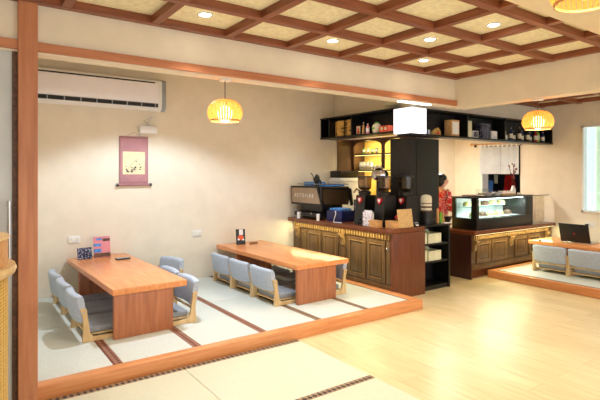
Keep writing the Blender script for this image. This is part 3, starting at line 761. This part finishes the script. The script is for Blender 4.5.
for i in range(5):
    tag(MB().lathe([(0,0),(.018,0),(.026,.04),(.023,.04),(.015,.004),(0,.004)],(6.9+.075*i,4.32,ZT+.0255),14).build('tea_cup',M['white']),'tiny white cup on the wooden tray, %s from the left'%ordn[i],'cup','tiny cups on the wooden tray')
t=thing('blossom_vase','slim vase with a thin twig of dark red blossoms on the display top','vase',(7.30,4.34,ZT))
MB().lathe([(0,0),(.025,0),(.03,.05),(.015,.09),(.018,.1),(.012,.1),(.01,.01),(0,.01)]).build('vase_body',M['white'],t)
t.scale=(1.35,1.35,1.45)
tw=MB().tube([(0,0,.02),(0,0,.15),(.02,0,.25),(0,0,.33)],.0035,6).tube([(0,0,.15),(-.05,0,.24),(-.09,0,.31)],.0028,6).tube([(.01,0,.2),(.06,0,.27),(.07,.0,.3)],.0028,6).build('twig',M['choc'],t)
bl=MB()
for i in range(16):
    p=R.choice([(0,0,.2),(.02,0,.25),(0,0,.33),(-.05,0,.24),(-.09,0,.31),(.06,0,.27),(.07,0,.3)]); bl.sph((p[0]+R.uniform(-.015,.015),R.uniform(-.015,.015),p[2]+R.uniform(-.02,.02)),.009,8)
bl.build('blossoms',plain('dark_red_blossom',(130,40,44),.6),t)
tag(MB().lathe([(0,0),(.03,0),(.034,.025),(0,.03)],(7.41,4.3,ZT),14).build('dish',M['paper']),'small pale dish at the right end of the display top','dish')
# cream curtain beside the case
cu=thing('side_curtain','short cream curtain hanging beside the display case on a thin rod','curtain',(0,0,0))
MB().tube([(7.535,4.2,1.14),(XW-.002,4.2,1.14)],.006,8).build('rod',M['dark'],cu)
def cf(u,v): return Vector((7.545+.46*u, 4.2+.007*math.sin(u*26)+.002*math.sin(u*60), 1.13-.43*v))
MB().sheet(cf,60,6,.003).build('cloth',M['cream'],cu)
for i in range(7): MB().lathe([(.009,-.003),(.011,0),(.009,.003),(.007,0)],(7.56+.065*i,4.2,1.14),10,close=True).build('ring',M['dark'],cu)
# ------------------------------------------------------------------ noren in doorway
nr=thing('noren_curtain','white split doorway curtain hanging from a wooden rod','curtain',(0,0,0))
MB().tube([(XW-.05,4.61,2.04),(XW-.05,5.66,2.055)],.013,10).sph((XW-.05,5.66,2.055),.025).sph((XW-.05,4.61,2.04),.025).build('rod',M['woodlt'],nr)
MB().box(XW-.05,XW-.001,4.66,4.68,2.0,2.06).box(XW-.05,XW-.001,5.58,5.60,2.0,2.06).build('bracket',M['dark'],nr)
for i,(a,b_) in enumerate([(4.70,5.05),(5.06,5.48)]):
    def nf(u,v,a=a,b_=b_): return Vector((XW-.05+.010*math.sin(u*16+i), a+(b_-a)*u, 1.99-.50*v))
    MB().sheet(nf,24,6,.003).build('cloth_panel',M['whitecloth'],nr)
for i in range(9): MB().box(XW-.055,XW-.045,4.73+.09*i,4.755+.09*i,1.985,2.045).build('loop',M['whitecloth'],nr)
# behind noren
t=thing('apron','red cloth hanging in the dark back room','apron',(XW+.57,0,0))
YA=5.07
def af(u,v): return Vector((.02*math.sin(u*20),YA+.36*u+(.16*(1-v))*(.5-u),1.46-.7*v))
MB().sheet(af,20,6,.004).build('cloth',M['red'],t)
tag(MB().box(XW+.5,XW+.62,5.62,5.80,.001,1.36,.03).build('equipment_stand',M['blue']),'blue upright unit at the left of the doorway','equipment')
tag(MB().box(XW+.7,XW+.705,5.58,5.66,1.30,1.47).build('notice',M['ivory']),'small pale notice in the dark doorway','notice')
# ------------------------------------------------------------------ person
pe=thing('person','person in a red floral top behind the display case, looking down','person',(6.17,4.905,0))
def skin_body(name,verts,edges,radii,mat,parent,sub=2):
    me=bpy.data.meshes.new(name); me.from_pydata(verts,edges,[]); me.materials.append(mat)
    o=bpy.data.objects.new(name,me); COL.objects.link(o); o.parent=parent
    o.modifiers.new('skin','SKIN')
    for i,r in enumerate(radii):
        v=me.skin_vertices[0].data[i]; v.radius=(r if isinstance(r,tuple) else (r,r)); v.use_root=(i==0)
    s=o.modifiers.new('sub','SUBSURF'); s.levels=sub; s.render_levels=sub
    for p in me.polygons: p.use_smooth=True
    return o
# facing +x (slightly towards camera), looking down, forearms forward
V=[(0,0,.88),(0,0,1.02),(.02,0,1.16),(.03,0,1.25),(.045,0,1.315),(.065,0,1.36),(.085,0,1.42),(.08,0,1.475),
 (.02,.14,1.24),(.03,.19,1.04),(.17,.16,.93),(.25,.13,.91),
 (.02,-.14,1.24),(.03,-.19,1.04),(.17,-.16,.93),(.25,-.13,.91),
 (0,.09,.82),(.02,.09,.46),(0,.09,.08),(.1,.1,.03),(0,-.09,.82),(.02,-.09,.46),(0,-.09,.08),(.1,-.1,.03)]
E_=[(0,1),(1,2),(2,3),(3,4),(4,5),(5,6),(6,7),(3,8),(8,9),(9,10),(10,11),(3,12),(12,13),(13,14),(14,15),(0,16),(16,17),(17,18),(18,19),(0,20),(20,21),(21,22),(22,23)]
Rr=[(.12,.14),(.10,.12),(.11,.14),(.07,.09),.045,.055,.115,.105,.05,.04,.03,.024,.05,.04,.03,.024,.075,.052,.04,.035,.075,.052,.04,.035]
skin_body('body',V,E_,Rr,M['skin'],pe)
pe.scale=(.97,.97,.965)
# floral top: torso shell and sleeves slightly larger than the body
V2=[(0,0,.80),(0,0,1.02),(.02,0,1.16),(.03,0,1.26),(.02,.14,1.24),(.03,.19,1.04),(.13,.17,.96),(.02,-.14,1.24),(.03,-.19,1.04),(.13,-.17,.96)]
E2=[(0,1),(1,2),(2,3),(3,4),(4,5),(5,6),(3,7),(7,8),(8,9)]
skin_body('floral_top',V2,E2,[(.16,.17),(.135,.155),(.14,.17),(.085,.11),.072,.07,.085,.072,.07,.085],M['kimono'],pe)
skin_body('trousers',[(0,0,.86),(0,.09,.78),(.02,.09,.46),(0,.09,.12),(0,-.09,.78),(.02,-.09,.46),(0,-.09,.12)],[(0,1),(1,2),(2,3),(0,4),(4,5),(5,6)],[.13,.09,.07,.06,.09,.07,.06],M['dark'],pe)
MB().sph((.04,0,1.478),(.1,.095,.082),20).sph((.0,0,1.425),(.075,.09,.085),16).sph((-.07,0,1.46),(.04,.045,.045),12).build('hair',M['hair'],pe)
f=MB(); f.sph((.178,0,1.415),(.014,.012,.014),10); f.sph((.085,.083,1.415),(.018,.01,.024),10).sph((.085,-.083,1.415),(.018,.01,.024),10); f.build('nose_and_ears',M['skin'],pe)
f=MB(); f.sph((.158,-.034,1.438),(.008,.013,.006),8).sph((.158,.034,1.438),(.008,.013,.006),8); f.build('eyes',M['hair'],pe)
MB().sph((.152,0,1.378),(.01,.02,.006),8).build('mouth',M['red'],pe)
for s in (-1,1):
    hb=MB().sph((.285,s*.125,.905),(.04,.028,.016),12)
    for q,(dy,l) in enumerate(((-.024,.05),(-.008,.06),(.008,.056),(.023,.045))):
        hb.tube([(.31,s*.125+dy,.905),(.31+l*.6,s*.125+dy*1.1,.903),(.31+l,s*.125+dy*1.15,.888)],[.008,.0075,.006],8)
    hb.tube([(.27,s*.105,.90),(.295,s*.085,.895),(.318,s*.08,.888)],[.01,.009,.007],8)
    hb.build('hand',M['skin'],pe)
# ------------------------------------------------------------------ pendants
def pendant(label,loc,r,drop,cz,hr=1.4):
    """loc: point on the ceiling; drop: length of cord"""
    t=thing('pendant_lamp',label,'lamp',loc,0,'round slatted pendant lamps')
    MB().cyl((0,0,-.014),.055,.014,'z',24).build('ceiling_rose',M['white'],t)
    MB().tube([(0,0,-.014),(0,0,-drop)],.004,8).build('cord',M['choc'],t)
    H=r*hr
    sh=MB(); n=40
    prof=[(.28,0),(.62,-.08),(.86,-.26),(.98,-.5),(1.0,-.70),(.93,-.9),(.84,-1.0)]
    for k in range(n):
        a=2*math.pi*k/n; w=.05*r
        c,s_=math.cos(a),math.sin(a)
        L=[];
        for pr_,pz in prof:
            rr=pr_*r; z=pz*H-drop
            L.append((Vector((rr*c+s_*w*pr_*1.3,rr*s_-c*w*pr_*1.3,z)),Vector((rr*c-s_*w*pr_*1.3,rr*s_+c*w*pr_*1.3,z)),Vector((c,s_,0))))
        for (a0,b0,nn),(a1,b1,_) in zip(L,L[1:]):
            e=nn*.003
            vs=[sh.bm.verts.new(q) for q in (a0,b0,b1,a1)]; sh.bm.faces.new(vs)
    sh.build('slatted_shade',M['shade'],t)
    MB().lathe([(.26*r,0),(.3*r,0),(.3*r,-.012),(.26*r,-.012)],(0,0,-drop),28,close=True).build('top_ring',M['woodlt'],t)
    MB().lathe([(.80*r,-H),(.85*r,-H),(.85*r,-H-.012),(.80*r,-H-.012)],(0,0,-drop),28,close=True).build('bottom_ring',M['woodlt'],t)
    MB().cyl((0,0,-drop-.07),.022,.07,'z',16).build('lamp_holder',M['dark'],t)
    MB().sph((0,0,-drop-.12),(.062,.062,.07),18).build('bulb',M['bulb'],t)
    l=bpy.data.lights.new('pendant_light','POINT'); l.energy=cz*.36; l.color=(1,.80,.52); l.shadow_soft_size=.05
    lo=bpy.data.objects.new('pendant_light',l); COL.objects.link(lo); lo.location=(loc[0],loc[1],loc[2]-drop-.19)
    return t
pendant('round slatted wooden pendant lamp on a long cord near the wall scroll',(1.81,3.62,2.279),.145,.165,14,1.18)
pendant('round slatted wooden pendant lamp in front of the right wall shelf',(4.86,2.62,2.264),.15,.12,14,1.2)
pendant('round slatted wooden pendant lamp cut by the top right corner of the photo',(2.38,1.05,2.599),.165,.10,10,1.2)
# ------------------------------------------------------------------ downlights and added fill spots
dls=[(1.46,3.24),(2.65,3.24),(3.38,2.17),(3.30,2.72),(3.86,3.26)]
lbls=['round recessed ceiling downlight, leftmost one above the wooden header','round recessed ceiling downlight above the middle of the wooden header','round recessed ceiling downlight nearest the upper right pendant','round recessed ceiling downlight, second nearest to the upper right pendant','round recessed ceiling downlight, rightmost one close to the header']
def spot(loc,e,col=(1,.93,.82),size=D2(120),blend=.6,rad=.06,tgt=None):
    l=bpy.data.lights.new('downlight_or_fill','SPOT'); l.energy=e; l.color=col; l.spot_size=size; l.spot_blend=blend; l.shadow_soft_size=rad
    o=bpy.data.objects.new('downlight_or_fill',l); COL.objects.link(o); o.location=loc
    if tgt: o.rotation_euler=(Vector(tgt)-Vector(loc)).to_track_quat('-Z','Y').to_euler()
    return o
for (x,y),lab in zip(dls,lbls):
    t=thing('downlight',lab,'light',(x,y,2.655),0,'recessed ceiling downlights')
    MB().lathe([(.042,-.002),(.056,-.002),(.056,-.008),(.044,-.010)],close=True).build('trim_ring',M['white'],t)
    MB().cyl((0,0,-.005),.041,.003,'z',24).build('lens',M['dl'],t)
    spot((x,y,2.64),58,size=D2(96))
for x,y in ((-.5,2.2),(.4,1.4),(1.8,.9),(3.6,.7),(1.2,-.6),(3.2,-.8)): spot((x,y,2.59),44)  # unseen ceiling spots added as fill, leftmost one brightens the frosted door
for x,y in ((5.8,2.9),(7.2,2.6),(6.0,1.2),(7.4,.9)): spot((x,y,2.67),42,(1,.95,.88))  # unseen spots added to brighten the right-hand side
spot((1.9,4.7,2.8),215,(.72,.86,1.0),D2(124),.3,.10)
spot((4.0,5.0,2.8),50,(.96,.97,.95),D2(110),.5,.12)
area('backroom_lamp',(XW+.9,5.1,2.4),5,(.9,.95,1),.3,(XW+.9,5.2,0))
area('kitchen_fill',(6.6,5.3,2.18),42,(1,.94,.86),.4,(6.6,5.3,0))  # unseen light added to brighten the kitchen, person and noren
area('bar_strip_light',(CX-.07,5.05,.78),6.5,(1,.88,.45),1.9,(CX-.4,5.05,0),.03)
area('display_case_light',(6.65,4.22,DT+.43),13,(1,.98,.93),1.15,(6.65,4.30,0),.03)
area('counter_strip_light',(7.0,DY-.06,.625),8,(1,.88,.45),2.0,(7.0,DY-.4,0),.03)
# ------------------------------------------------------------------ wall fittings
ac=thing('air_conditioner','long white wall air conditioner with dark louvre slot high on the back wall','air conditioner',(0,0,0))
ax0,ax1=.335,2.12; az0,az1=2.27,2.66
MB().prism([(6.07,az0+.06),(5.93,az0),(5.88,az0+.03),(5.865,az0+.1),(5.87,az1-.02),(5.90,az1),(6.07,az1)],'x',ax0,ax1-.05).build('housing',M['white'],ac)
MB().prism([(6.07,az0+.06),(5.93,az0),(5.875,az0+.03),(5.862,az0+.1),(5.865,az1-.02),(5.90,az1),(6.07,az1)],'x',ax1-.049,ax1).build('end_cap',M['greyp'],ac)
MB().box(ax0,ax1-.10,5.852,5.864,az0+.095,az1-.055,.005).build('front_panel',plain('glossy_white',(244,242,248),.12,var=.01),ac)
MB().box(ax0,ax1-.14,5.858,5.869,az1-.052,az1-.038).build('dark_slot',M['dark'],ac)
MB().box(ax0,ax1-.10,5.862,5.885,az0+.045,az0+.09).build('air_outlet',M['dark'],ac)
v=MB()
for i in range(10): v.box(.45+.17*i,.462+.17*i,5.855,5.875,az0+.045,az0+.09)
v.build('louvre_blades',M['greyp'],ac)
t=thing('sensor_box','small white box with cable under the air conditioner','wall device',(1.95,6.03,2.0))
MB().box(-.11,.11,-.03,.045,0,.095,.012).build('housing',M['white'],t)
MB().tube([(.05,.03,.095),(.0,.03,.14),(.03,.03,.18),(.07,.03,.21),(.05,.03,.215)],.007,6).tube([(.0,.03,.095),(-.04,.03,.16),(.02,.03,.21)],.005,6).build('cable',M['white'],t)
sc=thing('hanging_scroll','mauve hanging scroll with an ink painting of flowers on the back wall','scroll',(1.785,6.065,1.36))
MB().box(-.175,.175,0,.005,0,.59).build('mount',M['mauve'],sc)
MB().box(-.16,.16,-.0015,-.0005,.04,.57).build('mount_inner',plain('pink_silk',(184,132,136),.7),sc)
MB().box(-.135,.135,-.003,-.0016,.13,.41).build('painting',plain('painting_paper',(236,222,180),.8,var=.06,scale=8),sc)
q=MB()
for i in range(26):
    a=R.uniform(-.1,.1); z=.16+R.random()**2*.07+max(0,.05-abs(a-.04))*1.6
    q.sph((a,-.0042,z),(R.uniform(.004,.014),.0012,R.uniform(.003,.01)),8)
q.tube([(-.09,-.0042,.18),(-.02,-.0042,.27),(.06,-.0042,.33)],.0012,5).tube([(.0,-.0042,.2),(.05,-.0042,.28),(.09,-.0042,.24)],.0012,5)
q.build('ink_strokes',M['dark'],sc)
MB().tube([(-.19,-.012,.0),(.19,-.012,0)],.013,12).build('roller',M['mauve'],sc)
for s in (-1,1): MB().tube([(s*.19,-.012,0),(s*.215,-.012,0)],.019,12).build('roller_knob',M['dark'],sc)
MB().tube([(-.175,0,.592),(.175,0,.592)],.008,8).tube([(-.09,0,.597),(0,0,.655),(.09,0,.597)],.002,5).build('top_rod',M['mauve'],sc)
def outlet(loc,rz,label,w=.13):
    t=thing('wall_socket',label,'socket',loc,rz)
    MB().box(-w/2,w/2,-.012,0,-.04,.04,.004).build('plate',M['white'],t)
    for s in (-1,1): MB().box(s*w/4-.012,s*w/4+.012,-.0135,-.0122,-.015,.015,.0004).build('socket_insert',M['ivory'],t)
    return t
outlet((1.105,6.079,.735),0,'white double wall socket behind the left table')
outlet((2.62,6.079,.70),0,'white wall socket between the two low tables')
outlet((XW-.001,3.545,.69),D2(90),'white wall socket behind the laptop')
t=thing('plug','black plug and cable in the socket behind the laptop','plug',(XW-.016,3.575,.69))
MB().box(-.04,0,-.02,.02,-.015,.015,.006).build('plug_body',M['dark'],t)
MB().tube([(-.03,.01,-.01),(-.05,.06,-.1),(-.03,.03,-.19),(-.05,.0,-.2)],.004,6).build('cable',M['white'],t)
# ------------------------------------------------------------------ on the tables
TT=TZ+.4255
t=thing('menu_stand','low menu stand with dark and white pictures on the left table','menu',(1.18,5.86,TT),.1)
o=MB().box(-.08,.08,-.003,.003,0,.13,.002).build('card',M['patt'],t); o.rotation_euler=(D2(-12),0,0)
t=thing('menu_stand','tall pink and blue menu stand on the left table','menu',(1.37,5.88,TT),.0)
o=MB().box(-.092,.092,-.003,.003,0,.24,.002).build('card',M['pink'],t); o.rotation_euler=(D2(-10),0,0)
MB().box(-.09,-.01,-.0055,-.0035,.13,.16).box(-.09,-.01,-.0055,-.0035,.06,.10).box(-.06,-.0,-.0055,-.0035,.2,.22).build('blue_print',M['blue'],o)
MB().box(.01,.09,-.0055,-.0035,.185,.215).build('dark_print',M['choc'],o)
MB().box(-.09,.09,-.0055,-.0035,.005,.05).build('bottom_print',M['choc'],o)
t=thing('mobile_phone','dark flat phone-like device lying on the left table','phone',(1.53,5.62,TT),.1)
MB().box(-.075,.075,-.035,.035,0,.014,.004).build('case',M['dark'],t)
MB().box(-.068,.068,-.03,.03,.0142,.0152).build('screen',M['greyp'],t)
t=thing('menu_stand','black upright menu stand with dessert picture on the counter-side table','menu',(3.16,5.84,TT),-.2)
o=MB().box(-.065,.065,-.004,.004,0,.21,.002).build('card',M['dark'],t); o.rotation_euler=(D2(-8),0,0)
MB().box(-.02,.035,-.0065,-.0045,.13,.205).build('white_heading',M['white'],o)
MB().sph((0,-.0055,.095),(.045,.0015,.035)).build('dessert_picture',M['orange'],o)
MB().sph((-.03,-.007,.07),(.016,.001,.013)).sph((.035,-.007,.065),(.016,.001,.013)).build('white_bowls',M['white'],o)
tag(MB().box(3.30,3.42,5.82,5.86,TT,TT+.012,.004).build('pen_tray',M['choc']),'small dark flat item right of the black menu stand','tray')
# added glowing strip, imitates the glare on the header's lit underside
t=thing('lit_underside_strip','thin white glowing strip added for the brightly lit underside of the header end','light',(4.13,YF+.03,2.279))
MB().box(-.28,.22,-.025,.025,-.012,0,.003).build('glare_strip',emis('underside_glare',(255,250,240),4),t)
t=thing('wall_camera','small cream box with dark lenses behind the lit sign','camera',(4.99,4.75,2.55))
MB().box(-.08,0,-.13,.10,-.1,.1,.006).build('housing',M['ivory'],t)
MB().cyl((-.083,.04,.06),.015,.004,'x').cyl((-.083,-.0,.06),.015,.004,'x').build('lens',M['dark'],t)
# ------------------------------------------------------------------ rattan stand at left edge
dt=thing('rattan_stand','round stand clad in woven rattan with pale wooden rings at the left edge','stand',(-.197,2.91,0))
r=.43
MB().lathe([(r-.02,0),(r-.02,1.0),(r-.04,1.0),(r-.04,0)],seg=72,close=True).build('woven_body',M['wicker'],dt)
MB().lathe([(r-.025,1.0005),(r+.012,1.0005),(r+.02,1.02),(r+.012,1.04),(r-.025,1.04)],seg=72,close=True).build('middle_ring',M['ply'],dt)
MB().lathe([(r-.035,1.0405),(r-.02,1.0405),(r-.02,1.17),(r-.035,1.17)],seg=72,close=True).build('upper_band',M['woodlt'],dt)
MB().lathe([(0,1.1705),(r-.015,1.1705),(r-.01,1.178),(r-.015,1.186),(0,1.186)],seg=72).build('top',M['ply'],dt)
# ------------------------------------------------------------------ camera and world
H=1.5; f_=482.; hz=173.5; th=math.atan(678/482.)
cam=bpy.data.cameras.new('camera'); co=bpy.data.objects.new('camera',cam); COL.objects.link(co)
cam.sensor_fit='HORIZONTAL'; cam.sensor_width=36; cam.lens=36*f_/600; cam.shift_y=-(200-hz)/600
co.location=(0,0,H); co.rotation_euler=(D2(90),0,-math.atan2(math.cos(th),math.sin(th)))
cam.clip_start=.05
sc_=bpy.context.scene; sc_.camera=co
wd=bpy.data.worlds.new('world'); sc_.world=wd; wd.use_nodes=True
bg=wd.node_tree.nodes['Background']; bg.inputs['Color'].default_value=(.95,.97,1,1); bg.inputs['Strength'].default_value=1.9
sc_.view_settings.view_transform='Standard'; sc_.view_settings.look='None'; sc_.view_settings.gamma=1; sc_.view_settings.exposure=0.17; sc_.view_settings.use_curve_mapping=False
